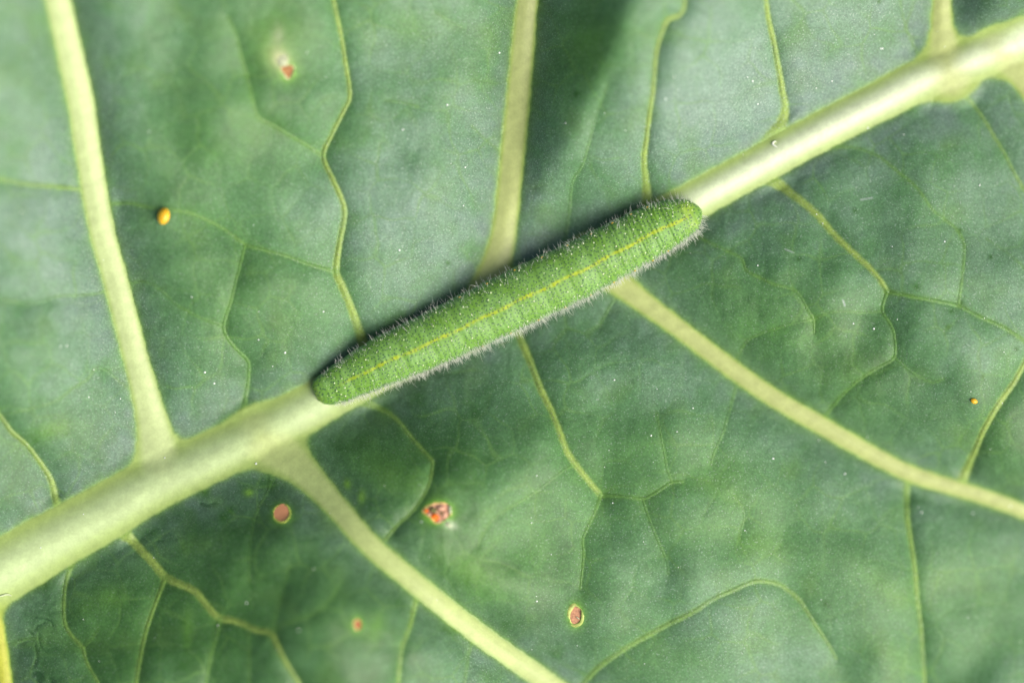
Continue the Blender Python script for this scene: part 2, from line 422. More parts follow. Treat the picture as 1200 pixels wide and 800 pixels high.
# the leaf as a whole curls up to the upper left and drops to the lower right
g_ = ((CX - GX) * 0.75 + (CY - GY) * 0.66)
gc = np.clip(g_, -900, 900)
H += np.where(gc > 0, 140 * (gc / 714) ** 2, -95 * (gc / 714) ** 2)
# fold beside the upper middle vein, and its smaller sister at the upper right vein
def fold(xv, xc, slope, top, back, y_end, soft):
    """the blade climbs from a rib at xv(y) to a crest at xc(y), then falls away gently to the right"""
    w = np.clip(xc - xv, 12, top)
    d = GX - xv
    f = np.clip(d / w, 0, 1)
    up = f * f * (3 - 2 * f) * 0.35 + f * 0.65
    dn = np.exp(-(np.maximum(d - w, 0) / back) ** 2)
    return slope * w * up * dn * sstep(y_end + soft, y_end - soft, GY)
F1 = fold(632 - 0.17 * GY, 742 - 0.43 * GY, 0.66, 125, 170, 215, 70)
F2 = fold(1118 + 0.05 * GY, 1172 - 0.9 * GY, 0.62, 90, 110, 40, 30)
def blur(a, n):
    k = np.ones(n) / n
    for ax_i in (0, 1):
        for _ in range(2):
            a = np.apply_along_axis(lambda v: np.convolve(np.pad(v, n // 2, mode='edge'), k, 'valid')[:len(v)], ax_i, a)
    return a
H += blur(F1 + F2, 11)
H += 0.20 * (60 * np.log1p(np.exp((np.minimum(GX, 520) - 90) / 60))) * sstep(480, 640, GY) * sstep(900, 760, GY) * sstep(680, 380, GX)
H += 20 * gauss(GX, GY, 345, 800, 150, 110)
H += 16 * gauss(GX, GY, 1090, 420, 130, 90, 30)
H += 10 * gauss(GX, GY, 560, 660, 90, 60, 30)
H += 12 * gauss(GX, GY, 1215, 500, 60, 90)
H += 22 * fbm(GX, GY, 150, 3, 2) * np.clip(quilt * 1.2, 0, 1)
H += 3.0 * fbm(GX, GY, 55, 5, 1) * np.clip(quilt * 1.3, 0, 1)
H += 0.16 * fbm(GX, GY, 9, 8, 2)
H_blade = H.copy()
# ribs stand a little proud of their furrows
rib = (9 * dome(q_mid)) ** 3
for q in main_q:
    rib = rib + (2.3 * dome(q)) ** 3
rib = rib ** (1 / 3)
for (st, pts), q in zip(SMALL, small_q):
    wm = np.mean([p_[2] for p_ in pts])
    rib = np.maximum(rib, min(0.2 * wm, 1.6) * dome(q) * onblade)
H = H + rib

# --- unions for edges
U_main = sd_mid
for s in main_sd:
    U_main = smin(U_main, s, 16)
U = U_main
for s in small_sd:
    U = smin(U, s + 0.0, 3.5)

# --- pigments
def lerp(a, b, t):
    return a + (np.asarray(b, np.float32) - a) * t[..., None]

n_big = fbm(GX, GY, 190, 21, 3)
n_mid = fbm(GX, GY, 34, 31, 3)
n_str = fbm(GX * 0.8 + GY * 0.5, (GY * 0.8 - GX * 0.5) * 0.45, 30, 41, 3)
bloom = 0.47 + 0.36 * n_big + 0.20 * n_mid + 0.14 * n_str
# places where the wax is thick, or rubbed off so that the bare green shows
for (x, y, sx, sy, an, v) in [
        (330, 60, 120, 90, 0, -0.10), (470, 130, 80, 120, 20, 0.32), (800, 90, 110, 110, 0, 0.28), (980, 60, 110, 70, -20, 0.35),
        (1090, 250, 110, 90, 20, 0.22), (1120, 440, 70, 60, 20, 0.2), (60, 320, 90, 140, 0, 0.15), (40, 60, 60, 80, 0, 0.2),
        (190, 700, 190, 120, 0, -0.55), (420, 620, 110, 90, 40, -0.30), (545, 670, 70, 40, 20, -0.35), (930, 400, 110, 60, 25, -0.28),
        (870, 350, 60, 35, 20, -0.15), (1000, 470, 60, 40, -30, -0.15), (720, 450, 90, 60, 20, 0.12), (860, 640, 120, 70, 20, 0.05), (1120, 690, 90, 80, 0, 0.02),
        (680, 55, 40, 50, 0, -0.3), (1150, 20, 25, 20, 0, -0.35), (245, 170, 90, 60, 0, -0.15), (230, 380, 70, 60, 0, -0.1),
        (70, 500, 40, 15, -15, -0.2), (70, 430, 40, 30, 0, 0.1), (700, 200, 40, 90, 30, 0.1), (1190, 520, 40, 60, 0, -0.4),
        (480, 505, 70, 40, 20, -0.3), (640, 690, 60, 60, 0, -0.1), (350, 420, 60, 60, 0, 0.05), (930, 740, 80, 60, 0, 0.1), (90, 130, 60, 200, 0, 0.2), (230, 130, 80, 110, 0, -0.15)]:
    bloom = bloom + v * gauss(GX, GY, x, y, sx, sy, an)
bloom = np.clip(bloom, 0, 1).astype(np.float32)
bare = np.array((0.037, 0.108, 0.028), np.float32)
green = np.array((0.086, 0.200, 0.084), np.float32)
waxy = np.array((0.178, 0.276, 0.210), np.float32)
b1 = np.clip(bloom / 0.5, 0, 1)[..., None]; b2 = np.clip((bloom - 0.5) / 0.5, 0, 1)[..., None]
colr = bare + (green - bare) * b1
colr = colr + (waxy - colr) * b2
# purplish grey cast of thick wax beside the ribs
near = np.exp(-np.maximum(U_main, 0) / 42) * (0.75 + 1.0 * n_mid)
colr = lerp(colr, (0.118, 0.172, 0.163), np.clip(near * 0.72, 0, 0.72))
for (x, y, sx, sy, an, k) in [(585, 650, 100, 60, -20, .6), (560, 670, 34, 24, 20, .5), (850, 620, 130, 60, 15, .5), (430, 545, 70, 35, 20, .55), (900, 395, 90, 45, 25, .65), (230, 330, 60, 70, 0, .4), (250, 150, 80, 70, 0, .45),
                              (690, 70, 30, 80, 20, .6), (560, 40, 90, 40, 0, .3), (1010, 500, 50, 30, 20, .5), (120, 720, 90, 60, 0, .45), (330, 690, 90, 60, 0, .35), (760, 520, 70, 40, 20, .35), (70, 60, 40, 60, 0, .4), (800, 780, 60, 30, 0, .5), (1150, 690, 60, 80, 0, .35), (1175, 530, 30, 40, 0, .5), (1120, 290, 60, 70, 30, .3), (370, 355, 50, 40, 0, .4)]:
    colr = lerp(colr, (0.076, 0.205, 0.040), np.clip(k * gauss(GX, GY, x, y, sx, sy, an) * (0.8 + 0.9 * n_mid), 0, 1))
thin = np.clip(fbm(GX, GY, 60, 61, 3) * 1.4 - 0.25, 0, 1)
colr = lerp(colr, (0.10, 0.21, 0.05), thin * 0.55)

# rubbed spots, dark points, pale chlorotic spots
def dab(x, y, sx, sy, an, col, k):
    global colr
    colr = lerp(colr, col, np.clip(k * gauss(GX, GY, x, y, sx, sy, an), 0, 1).astype(np.float32))
for x, y, r in [(1125, 270, 2.2), (1161, 301, 2.2), (1074, 336, 3.0), (1007, 305, 1.8), (1127, 355, 2.0), (1115, 365, 2.0), (1111, 383, 2.4), (1191, 409, 2.0), (1152, 441, 2), (1030, 2, 2), (676, 111, 3.5), (936, 303, 2.4),
                (78, 509, 2.2), (42, 516, 2), (215, 729, 2.4), (213, 779, 4), (297, 687, 2.6), (548, 682, 3), (876, 582, 2), (968, 707, 3), (240, 576, 5), (262, 606, 5), (270, 598, 4), (525, 308, 2), (1002, 247, 2)]:
    dab(x, y, r, r, 0, (0.030, 0.105, 0.016), 0.85)
for x, y, sx, sy, an, k in [(407, 567, 3.2, 4, 0, .9), (424, 582, 2.8, 5, 8, .9), (292, 577, 4, 3.2, 0, .9), (252, 588, 8, 6, 0, .35), (455, 550, 30, 14, 20, .3), (440, 735, 8, 14, 20, .6), (552, 668, 24, 12, 25, .5),
                            (950, 373, 6, 3, 0, .5), (60, 503, 18, 8, -15, .55), (130, 700, 14, 10, 0, .45), (220, 740, 4, 16, 0, .5), (570, 600, 10, 4, -30, .3), (690, 55, 16, 20, 0, .3), (100, 712, 10, 8, 0, .25), (325, 45, 24, 26, 30, .55), (480, 30, 26, 16, 30, .35),
                            (1040, 690, 30, 10, 40, .35), (1045, 765, 22, 10, 30, .35), (890, 640, 20, 14, 0, .35), (850, 560, 20, 20, 0, .3)]:
    dab(x, y, sx, sy, an, (0.165, 0.34, 0.04) if k > .8 else (0.105, 0.25, 0.032), k)
scr = [[(42, 722, 1.2), (52, 724, 1.6), (60, 727, 2), (62, 732, 1.5)], [(41, 737, 1), (44, 733, 2), (52, 729, 1.4)], [(46, 742, 1.6), (46, 750, 2.2), (48, 757, 1.2)], [(33, 738, 1), (38, 742, 1.6)],
       [(41, 755, 1), (43, 768, 1.6), (40, 780, 1.2)], [(40, 788, 4), (46, 790, 6), (44, 800, 5)], [(58, 794, 2), (61, 797, 4)], [(184, 633, 1), (190, 633, 1.4)], [(236, 590, 4), (244, 592, 5), (252, 590, 3)]]
for pts in scr:
    s_, q_ = dist_field(pts, 8, 2)
    colr = lerp(colr, (0.022, 0.075, 0.022), sstep(1.0, -0.8, s_ + wob) * 0.6)
    H -= 1.2 * np.exp(-np.maximum(s_, 0) / 1.5)
for pts in ([(1009, 234, 1.2), (1022, 232, 1.4)], [(988, 352, 1.5), (990, 358, 1.5)], [(920, 292, 1), (930, 296, 1)]):   # fine pale scratches
    s_, q_ = dist_field(pts, 6, 2)
    colr = lerp(colr, (0.36, 0.42, 0.40), sstep(1.0, -0.6, s_) * 0.7)

colr = colr * np.array((0.87, 0.90, 0.89), np.float32)
# finer veins
netk = np.clip(0.5 + 1.6 * fbm(GX, GY, 70, 431, 2), 0, 1) * onblade
colr = lerp(colr, (0.105, 0.225, 0.05), net1_m * netk * 0.36)
colr = lerp(colr, (0.10, 0.21, 0.06), net2_m * netk * 0.12)
for (st, pts), s in zip(SMALL, small_sd):
    wm = np.mean([p_[2] for p_ in pts])
    c = np.array((0.100, 0.215, 0.042)) if wm < 4.5 else (np.array((0.155, 0.265, 0.052)) if wm < 6.6 else np.array((0.22, 0.315, 0.065)))
    brk = np.clip(0.85 + 1.1 * n_mid, 0.25, 1.0) if st <= V3 else np.clip(0.95 + 0.5 * n_mid, 0.6, 1)
    e = 2.2 if wm < 5 else 2.7
    colr = lerp(colr, (0.085, 0.20, 0.035), np.exp(-np.maximum(s, 0) / 3.5) * 0.4 * st * brk)
    colr = lerp(colr, c, sstep(e, -e, s + wob2 * 0.8) * st * brk * (0.85 if wm < 5 else 0.95))
# ribs: green-yellow margin, pale core
fr = np.exp(-np.maximum(U_main - 1, 0) / 3.2)
colr = lerp(colr, (0.15, 0.29, 0.05), np.clip(fr * 0.5, 0, 1))
streak = fbm(GX * 0.87 + GY * -0.5, (GX * 0.5 + GY * 0.87) * 6, 60, 77, 3)
core_m = np.exp(-np.maximum(sd_mid, -60) / 7.0)
W = np.exp(-np.clip(sd_mid, -60, 60) / 7)
edge_c = np.array((0.28, 0.365, 0.10), np.float32)
mid_c = lerp(np.broadcast_to(np.array((0.43, 0.52, 0.245), np.float32), GX.shape + (3,)), (0.58, 0.63, 0.40), sstep(250, 1000, GX))  # whiter to the right: rib pigment, plus a highlight put into the colour
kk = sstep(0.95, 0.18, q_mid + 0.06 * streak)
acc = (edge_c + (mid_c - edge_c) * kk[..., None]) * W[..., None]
for (nm, pts, (cc, ce)), s, q in zip(MAIN, main_sd, main_q):
    w = np.exp(-np.clip(s, -60, 60) / 7)
    k2 = sstep(1.0, 0.55, q)
    cc, ce = np.array(cc, np.float32), np.array(ce, np.float32)
    acc += (ce + (cc - ce) * k2[..., None]) * w[..., None]
    W = W + w
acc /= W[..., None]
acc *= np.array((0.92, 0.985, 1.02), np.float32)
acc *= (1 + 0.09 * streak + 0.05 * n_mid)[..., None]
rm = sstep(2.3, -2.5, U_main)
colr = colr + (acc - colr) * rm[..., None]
wax_a = np.clip((0.35 + 0.65 * bloom) * (1 - rm), 0, 1)
colr = np.clip(colr, 0.005, 0.9).astype(np.float32)

# ------------------------------------------------------------------ holes eaten into the blade
def blob(cx, cy, rx, ry, n=26, jag=0.08, an=0.0, seed=0):
    r = np.random.default_rng(seed)
    t = np.arange(n) / n * 2 * math.pi
    k = 1 + jag * (np.sin(2 * t + r.uniform(0, 6)) + 0.6 * np.sin(3 * t + r.uniform(0, 6)) + 0.5 * np.sin(5 * t + r.uniform(0, 6)))
    c, s = math.cos(math.radians(an)), math.sin(math.radians(an))
    x, y = rx * k * np.cos(t), ry * k * np.sin(t)
    return np.stack([cx + x * c - y * s, cy + x * s + y * c], -1)

def round_poly(pts, n=30):
    p = np.array(pts, float)
    P = np.vstack([p[-1:], p, p[:2]])
    out = []
    for i in range(1, len(p) + 1):
        a, b, c, d = P[i - 1], P[i], P[i + 1], P[i + 2]
        for t in np.arange(5) / 5:
            out.append(0.5 * (2 * b + (c - a) * t + (2 * a - 5 * b + 4 * c - d) * t ** 2 + (3 * b - a - 3 * c + d) * t ** 3))
    return np.array(out)

HOLES = [
    dict(poly=blob(330.3, 602, 10.2, 10.6, jag=0.03, seed=1), depth=1.0, tissue=(0.66, 0.29, 0.15), rim=(0.46, 0.55, 0.10), rw=1.5, label='round salmon pink hole', var=0.06),
    dict(poly=round_poly([(496, 598.5), (506, 590), (516.5, 588.5), (526, 591), (528, 602), (522, 609), (512, 613.5), (504, 607)]), depth=1.8, tissue=(0.58, 0.33, 0.21), rim=(0.58, 0.50, 0.15), rw=1.5, label='ragged hole with orange crumbs in it', var=0.3),
    dict(poly=blob(674.6, 720.5, 8.3, 12.2, jag=0.05, an=5, seed=3), depth=1.4, tissue=(0.42, 0.22, 0.13), rim=(0.34, 0.42, 0.11), rw=2.3, label='oval brown dry patch', var=0.3),
    dict(poly=blob(419.0, 731.5, 5.0, 6.2, jag=0.05, seed=4), depth=0.6, tissue=(0.36, 0.13, 0.06), rim=(0.62, 0.56, 0.22), rw=1.25, label='small brown dry patch in a cream rim', var=0.3),
    dict(poly=round_poly([(328, 79), (336, 76), (344, 77), (344, 85), (338, 94), (332, 87)]), depth=1.6, tissue=(0.30, 0.15, 0.06), rim=(0.42, 0.46, 0.24), rw=1.8, label='three cornered brown hole below a pale scar', var=0.25),
]
def inside(poly, x, y):
    r = np.zeros(x.shape, bool)
    n = len(poly)
    for i in range(n):
        (x1, y1), (x2, y2) = poly[i], poly[(i + 1) % n]
        c = ((y1 > y) != (y2 > y)) & (x < (x2 - x1) * (y - y1) / (y2 - y1 + 1e-12) + x1)
        r ^= c
    return r
# pale halo of dying tissue round each hole, and the whitish scar above the upper one
for h in HOLES:
    c = h['poly'].mean(0); r = np.abs(h['poly'] - c).max(0)
    d = np.sqrt(((GX - c[0]) / r[0]) ** 2 + ((GY - c[1]) / r[1]) ** 2) - 1
    px = d * r.min()
    colr = lerp(colr, (0.13, 0.30, 0.03), np.exp(-np.maximum(px, 0) / 3.2) * 0.8)
def scar(x, y, sx, sy, an, c, k):
    global colr
    colr = lerp(colr, c, np.clip(k * gauss(GX, GY, x, y, sx, sy, an) ** 1.0, 0, 0.95).astype(np.float32))
scar(324, 66, 10, 13, -30, (0.20, 0.31, 0.09), 0.7)
scar(329, 70, 6, 8, -25, (0.36, 0.37, 0.20), 0.9)
scar(326, 42, 5, 9, 10, (0.26, 0.30, 0.18), 0.5)
scar(528, 615, 5, 3, 20, (0.40, 0.50, 0.33), 0.9)

# ------------------------------------------------------------------ the leaf: one surface, split into blade and veins
co = place(GX, GY, H).reshape(-1, 3).astype(np.float32)
vi = np.arange(NX * NY).reshape(NY, NX)
F = np.stack([vi[:-1, :-1], vi[1:, :-1], vi[1:, 1:], vi[:-1, 1:]], -1)
fx = (GX[:-1, :-1] + GX[1:, 1:]) / 2; fy = (GY[:-1, :-1] + GY[1:, 1:]) / 2
ang = np.arctan2((fy - 400) / 780, (fx - 600) / 1200)
rad = np.hypot((fx - 600) / 1200, (fy - 400) / 780)
keep = rad < 1 + 0.03 * np.sin(9 * ang) + 0.02 * np.sin(17 * ang + 1)
for h in HOLES:
    c = h['poly'].mean(0)
    m = (np.abs(fx - c[0]) < 30) & (np.abs(fy - c[1]) < 30)
    jj, ii = np.nonzero(m)
    ins = inside(h['poly'], fx[jj, ii], fy[jj, ii])
    keep[jj[ins], ii[ins]] = False

def facemin(a):
    return (a[:-1, :-1] + a[1:, 1:] + a[1:, :-1] + a[:-1, 1:]) / 4
names = [('midrib', 'thick pale midrib running up the middle of the leaf')] + \
        [('side_vein', None)] * len(MAIN) + [('veinlet', None)] * len(SMALL)
best = facemin(sd_mid); own = np.zeros(best.shape, int)
for i, s in enumerate(main_sd + small_sd):
    fs = facemin(s) + (0 if i < len(main_sd) else 0.0)
    m = (fs < best) & (best > -0.4)
    best[m] = fs[m]; own[m] = i + 1
uf = facemin(U)
own[(uf > 0.3)] = -1
own[(own > len(MAIN)) & (best > 0.6)] = -1
own[~keep] = -2

leaf = empty('cabbage_leaf', (0, 0, 0), 'large grey green cabbage leaf with pale midrib and branching veins, bitten with small holes', 'leaf')
cflat = colr.reshape(-1, 3); wflat = wax_a.reshape(-1)
allF = F.reshape(-1, 4); ownf = own.ravel()
order = np.argsort(ownf, kind='stable')
bnd = np.searchsorted(ownf[order], np.arange(-1, len(names) + 1))
for k in range(-1, len(names)):
    f = allF[order[bnd[k + 1]:bnd[k + 2]]] if k + 2 < len(bnd) else allF[order[bnd[k + 1]:]]
    if len(f) < 4: continue
    used, inv = np.unique(f, return_inverse=True)
    f2 = inv.reshape(f.shape)
    nm, lb = ('blade', None) if k == -1 else names[k]
    o = mesh_obj(nm, co[used], f2, LEAF, leaf, cflat[used], {'wax': wflat[used]})
    if lb: o['label'] = lb

def hgt(x, y, field=None):
    f = H if field is None else field
    i = np.clip(np.searchsorted(ax, x) - 1, 0, NX - 2); j = np.clip(np.searchsorted(ay, y) - 1, 0, NY - 2)
    tx = (x - ax[i]) / (ax[i + 1] - ax[i]); ty = (y - ay[j]) / (ay[j + 1] - ay[j])
    return (f[j, i] * (1 - tx) + f[j, i + 1] * tx) * (1 - ty) + (f[j + 1, i] * (1 - tx) + f[j + 1, i + 1] * tx) * ty

# underside of the leaf (gives the blade its thickness, the ribs bulge below)
sx_ = np.arange(-600, 1801, 20.0); sy_ = np.arange(-380, 1181, 20.0)
UX, UY = np.meshgrid(sx_, sy_)
HB = hgt(UX, UY, H_blade)
sdm = hgt(UX, UY, sd_mid)
edge = np.clip((1.0 - np.hypot((UX - 600) / 1200, (UY - 400) / 780)) * 6, 0, 1)
UZ = HB - 14 - 40 * np.clip(1 - (np.maximum(sdm + 30, 0) / 45) ** 2, 0, 1) * edge
ui = np.arange(UX.size).reshape(UX.shape)
UF = np.stack([ui[:-1, :-1], ui[:-1, 1:], ui[1:, 1:], ui[1:, :-1]], -1)
ucx, ucy = (UX[:-1, :-1] + 10), (UY[:-1, :-1] + 10)
UF = UF[np.hypot((ucx - 600) / 1200, (ucy - 400) / 780) < 0.97].reshape(-1, 4)
UNDER = simple('leaf_underside_tissue', (0.16, 0.25, 0.15), 0.55, 30, 0.2)
mesh_obj('underside', place(UX, UY, UZ).reshape(-1, 3), UF, UNDER, leaf)

# rims and dry tissue of the holes
def ring(poly, z, rw, name, mat, parent, seed, lift=0.0):
    r = np.random.default_rng(seed)
    n, m = len(poly), 7
    c = poly.mean(0)
    nrm = np.roll(poly, -1, 0) - np.roll(poly, 1, 0)
    nrm = np.stack([nrm[:, 1], -nrm[:, 0]], -1)
    nrm /= np.linalg.norm(nrm, axis=1)[:, None]
    sgn = np.sign(((poly - c) * nrm).sum(1).mean())
    nrm *= sgn
    w = rw * (1 + 0.55 * np.interp(np.arange(n), np.linspace(0, n, 9), np.r_[(q := r.uniform(-1, 1, 8)), q[:1]]))
    co_, f_ = [], []
    for k in range(m):
        a = 2 * math.pi * k / m
        p = poly + nrm * (w * math.cos(a))[:, None]
        co_.append(place(p[:, 0], p[:, 1], z + lift + 0.5 * w * math.sin(a)))
    co_ = np.array(co_).reshape(-1, 3)
    for k in range(m):
        for i in range(n):
            f_.append((k * n + i, k * n + (i + 1) % n, ((k + 1) % m) * n + (i + 1) % n, ((k + 1) % m) * n + i))
    return mesh_obj(name, co_, np.array(f_), mat, parent)

for q, h in enumerate(HOLES):
    poly = h['poly']
    c = poly.mean(0)
    rimm = simple('hole_rim_tissue', h['rim'], 0.5, 5, 0.25)
    drym = simple('dry_tissue', h['tissue'], 0.7, 4 if q else 14, h['var'], 0.2, bump=0.35 if q else 0.05)
    zr = hgt(poly[:, 0], poly[:, 1])
    o = ring(poly, zr, h['rw'], 'hole_rim', rimm, leaf, 50 + q, lift=-0.9)
    # dried skin at the bottom of the hole
    rings_ = 5
    pts, ff = [[c[0], c[1], float(zr.mean()) - h['depth']]], []
    n = len(poly)
    rr = np.random.default_rng(70 + q)
    for k in range(1, rings_ + 1):
        for i in range(n):
            p = c + (poly[i] - c) * (k / rings_ * 1.12)
            pts.append([p[0], p[1], float(zr[i] * k / rings_ + zr.mean() * (1 - k / rings_)) - h['depth'] + rr.uniform(-.35, .35) * (1 if q else .1)])
    for i in range(n):
        ff.append((0, 1 + (i + 1) % n, 1 + i))
    for k in range(rings_ - 1):
        for i in range(n):
            a, b = 1 + k * n, 1 + (k + 1) * n
            ff.append((a + i, a + (i + 1) % n, b + (i + 1) % n, b + i))
    pts = np.array(pts)
    o = mesh_obj('dry_spot', place(pts[:, 0], pts[:, 1], pts[:, 2]), ff, drym, leaf)
    o['label'] = h['label']

def lump(name, x, y, z, rx, ry, rz, an, mat, parent=None, seg=10, rings=7, jag=0.0, seed=0, ribs=0):
    r = np.random.default_rng(seed)
    c, s = math.cos(math.radians(an)), math.sin(math.radians(an))
    pts, ff = [(0, 0, 1)], []
    for k in range(1, rings):
        t = math.pi * k / rings
        for i in range(seg):
            a = 2 * math.pi * i / seg
            j = 1 + jag * r.uniform(-1, 1) + (0.035 * (i % 2) if ribs else 0)
            pts.append((math.sin(t) * math.cos(a) * j, math.sin(t) * math.sin(a) * j, math.cos(t) * (1 + jag * r.uniform(-1, 1))))
    pts.append((0, 0, -1))
    for i in range(seg): ff.append((0, 1 + i, 1 + (i + 1) % seg))
    for k in range(rings - 2):
        for i in range(seg):
            a, b = 1 + k * seg, 1 + (k + 1) * seg
            ff.append((a + i, b + i, b + (i + 1) % seg, a + (i + 1) % seg))
    e = len(pts) - 1; a = 1 + (rings - 2) * seg
    for i in range(seg): ff.append((a + i, e, a + (i + 1) % seg))
    p = np.array(pts, float)
    X, Y = p[:, 0] * rx, p[:, 1] * ry
    co_ = place(x + X * c - Y * s, y + X * s + Y * c, z + p[:, 2] * rz)
    return mesh_obj(name, co_, ff, mat, parent)

ORANGE = simple('orange_crumb_matter', (0.85, 0.16, 0.01), 0.55, 3, 0.3)
PINK = simple('pink_crumb_matter', (0.58, 0.33, 0.22), 0.7, 3, 0.3)
DARKC = simple('dark_crumb_matter', (0.13, 0.12, 0.04), 0.7, 3, 0.3)
CREAM = simple('cream_skin_matter', (0.40, 0.44, 0.28), 0.6, 4, 0.2)
z2 = float(hgt(512., 601.))
for (x, y, rx, ry, m, zz, an) in [(509.5, 606, 5.2, 4.4, ORANGE, -1.0, 10), (499.5, 598, 2.6, 2.0, ORANGE, -1.2, 0), (508, 597.5, 4.6, 3.2, DARKC, -1.2, 30), (517.5, 601, 2.4, 1.2, DARKC, -0.9, 30),
                                  (517, 595.5, 4.8, 3.4, PINK, -1.4, 0), (521.5, 603, 3.6, 4.2, PINK, -1.4, 20), (503, 602.5, 2.6, 2.0, PINK, -1.5, 0), (514.5, 611, 4.0, 1.8, PINK, -0.8, -25)]:
    lump('crumb', x, y, z2 + zz, rx, ry, 1.8, an, m, leaf, jag=0.14, seed=int(x))
for (x, y, rx, ry, an) in [(527.5, 597, 1.7, 5.2, -6), (525, 614.5, 4.4, 2.0, 35)]:
    lump('torn_skin', x, y, float(hgt(x, y)) + 0.8, rx, ry, 1.2, an, CREAM, leaf, jag=0.12, seed=int(y))
lump('torn_skin', 677, 723.5, float(hgt(677., 723.)) - 1.0, 2.8, 0.7, 0.7, 35, CREAM, leaf, jag=0.1)
lump('torn_skin', 330.5, 70, float(hgt(330., 70.)) - 0.2, 7.5, 8.5, 2.2, -25, CREAM, leaf, jag=0.06, seed=5)
lump('crumb', 417.8, 728.2, float(hgt(418., 728.)) - 1.8, 1.2, 1.4, 1.2, 0, DARKC, leaf)

# ------------------------------------------------------------------ the caterpillar
U0 = np.array((368.0, 460.0)); UD = np.array((0.9032, -0.4293)); UN = np.array((0.4293, 0.9032))
KEY = np.array([(-1.5, 1, 0), (0, 1, 8), (1.5, 1.6, 10.5), (5, 2.2, 14.4), (10, 3, 16.8), (17, 3.8, 19.4), (30, 3.2, 22), (52, 2.4, 24.6), (86, 1.3, 28.6), (143, 2.8, 31.2), (208, 2.7, 33), (280, 2.4, 33.8), (338, 2.8, 33.5),
                (405, 0.4, 31.4), (442, -1.3, 29.8), (465, -0.8, 26.6), (480, 0.2, 22.6), (488, .8, 19), (494, 1.2, 14.5), (498.5, 1.5, 9), (501, 1.6, 4.5), (502, 1.6, 0)])
BASEZ_U = np.linspace(0, 500, 26)
cpts = U0 + BASEZ_U[:, None] * UD
BASEZ = hgt(cpts[:, 0], cpts[:, 1])
BASEZ = np.convolve(np.pad(BASEZ, 3, mode='edge'), np.ones(7) / 7, 'valid')
ROLL = math.radians(8)
SEGB = np.array([0, 20, 45, 77, 112, 148, 184, 220, 256, 292, 326, 358, 388, 414, 436, 456, 476, 502.])   # segment borders
def pchip(x, xp, yp):
    y = np.interp(x, xp, yp)
    return y
def body_dims(u):
    vc = np.interp(u, KEY[:, 0], KEY[:, 1]); hw = np.interp(u, KEY[:, 0], KEY[:, 2])
    return vc, hw
uu_f = np.arange(-1.5, 502.01, 0.5)
hw_f = np.interp(uu_f, KEY[:, 0], KEY[:, 2]); vc_f = np.interp(uu_f, KEY[:, 0], KEY[:, 1])
ker = np.exp(-0.5 * (np.arange(-40, 41) / 14) ** 2); ker /= ker.sum()
sm = lambda a: np.convolve(np.pad(a, 40, mode='edge'), ker, 'valid')
endw = sstep(6, 40, uu_f) * sstep(496, 455, uu_f)
hw_f = hw_f * (1 - endw) + sm(hw_f) * endw; vc_f = sm(vc_f)
def ring_relief(u, th):
    """annulets: fine rings, five or six to a segment, deeper towards the head; furrows between segments"""
    k = np.clip(np.searchsorted(SEGB, u, side='right') - 1, 0, len(SEGB) - 2)
    a, b = SEGB[k], SEGB[k + 1]
    t = (u - a) / (b - a)
    nr = np.where(u > 385, 4, np.where(u < 60, 4, 6))
    fine = -0.5 + 0.5 * np.cos(2 * math.pi * t * nr)       # 0 .. -1
    amp = (0.30 + 0.75 * sstep(360, 430, u)) * (0.8 + 0.4 * np.sin(u * 0.37 + th * 2.1))
    seg_ = -np.exp(-((np.minimum(t, 1 - t) * (b - a)) / 2.2) ** 2)
    bulge = np.sin(math.pi * t) ** 0.8
    return (1 - np.abs(fine) ** 1.5 * 1.0) * amp + seg_ * 0.35 + bulge * 0.9
def body_pt(u, th, out=0.0, relief=True):
    hw = np.interp(u, uu_f, hw_f); vc = np.interp(u, uu_f, vc_f)
    hz = hw * 0.68 * np.interp(u, [0, 40, 120, 400, 470, 502], [0.72, 0.85, 1, 1, 0.95, 0.9])
    zc = np.interp(u, BASEZ_U, BASEZ) - 2.5 + np.interp(u, [0, 30, 90, 420, 480, 502], [5, 9, 15.5, 16.5, 15.5, 12])
    r = 1.0
    s_, c_ = np.sin(th), np.cos(th)
    c2 = np.where(c_ < 0, c_ * 0.82, c_)
    d = (ring_relief(u, th) * np.clip(hw / 18, 0, 1) if relief else 0) + out
    vv = s_ * (hw + d); zz = c2 * (hz + d)
    cr, sr = math.cos(ROLL), math.sin(ROLL)
    v = vc + vv * cr + zz * sr; z = zc + zz * cr - vv * sr
    p = U0 + u[..., None] * UD + v[..., None] * UN
    return p[..., 0], p[..., 1], z

us = np.concatenate([np.linspace(-1.45, 4, 10), np.arange(5, 490, 0.9), np.linspace(490, 501.95, 22)])
NT_ = 120
ths = np.linspace(-math.pi, math.pi, NT_, endpoint=False)
UU, TT = np.meshgrid(us, ths, indexing='ij')
bx, by, bz = body_pt(UU, TT)
bz = bz + 0.25 * noise(UU, TT * 33, 5, 15)
arc = TT * np.interp(UU, uu_f, hw_f)
ci = np.arange(UU.size).reshape(UU.shape)
nxt = np.roll(ci, -1, 1)
bf = np.stack([ci[:-1], nxt[:-1], nxt[1:], ci[1:]], -1).reshape(-1, 4)
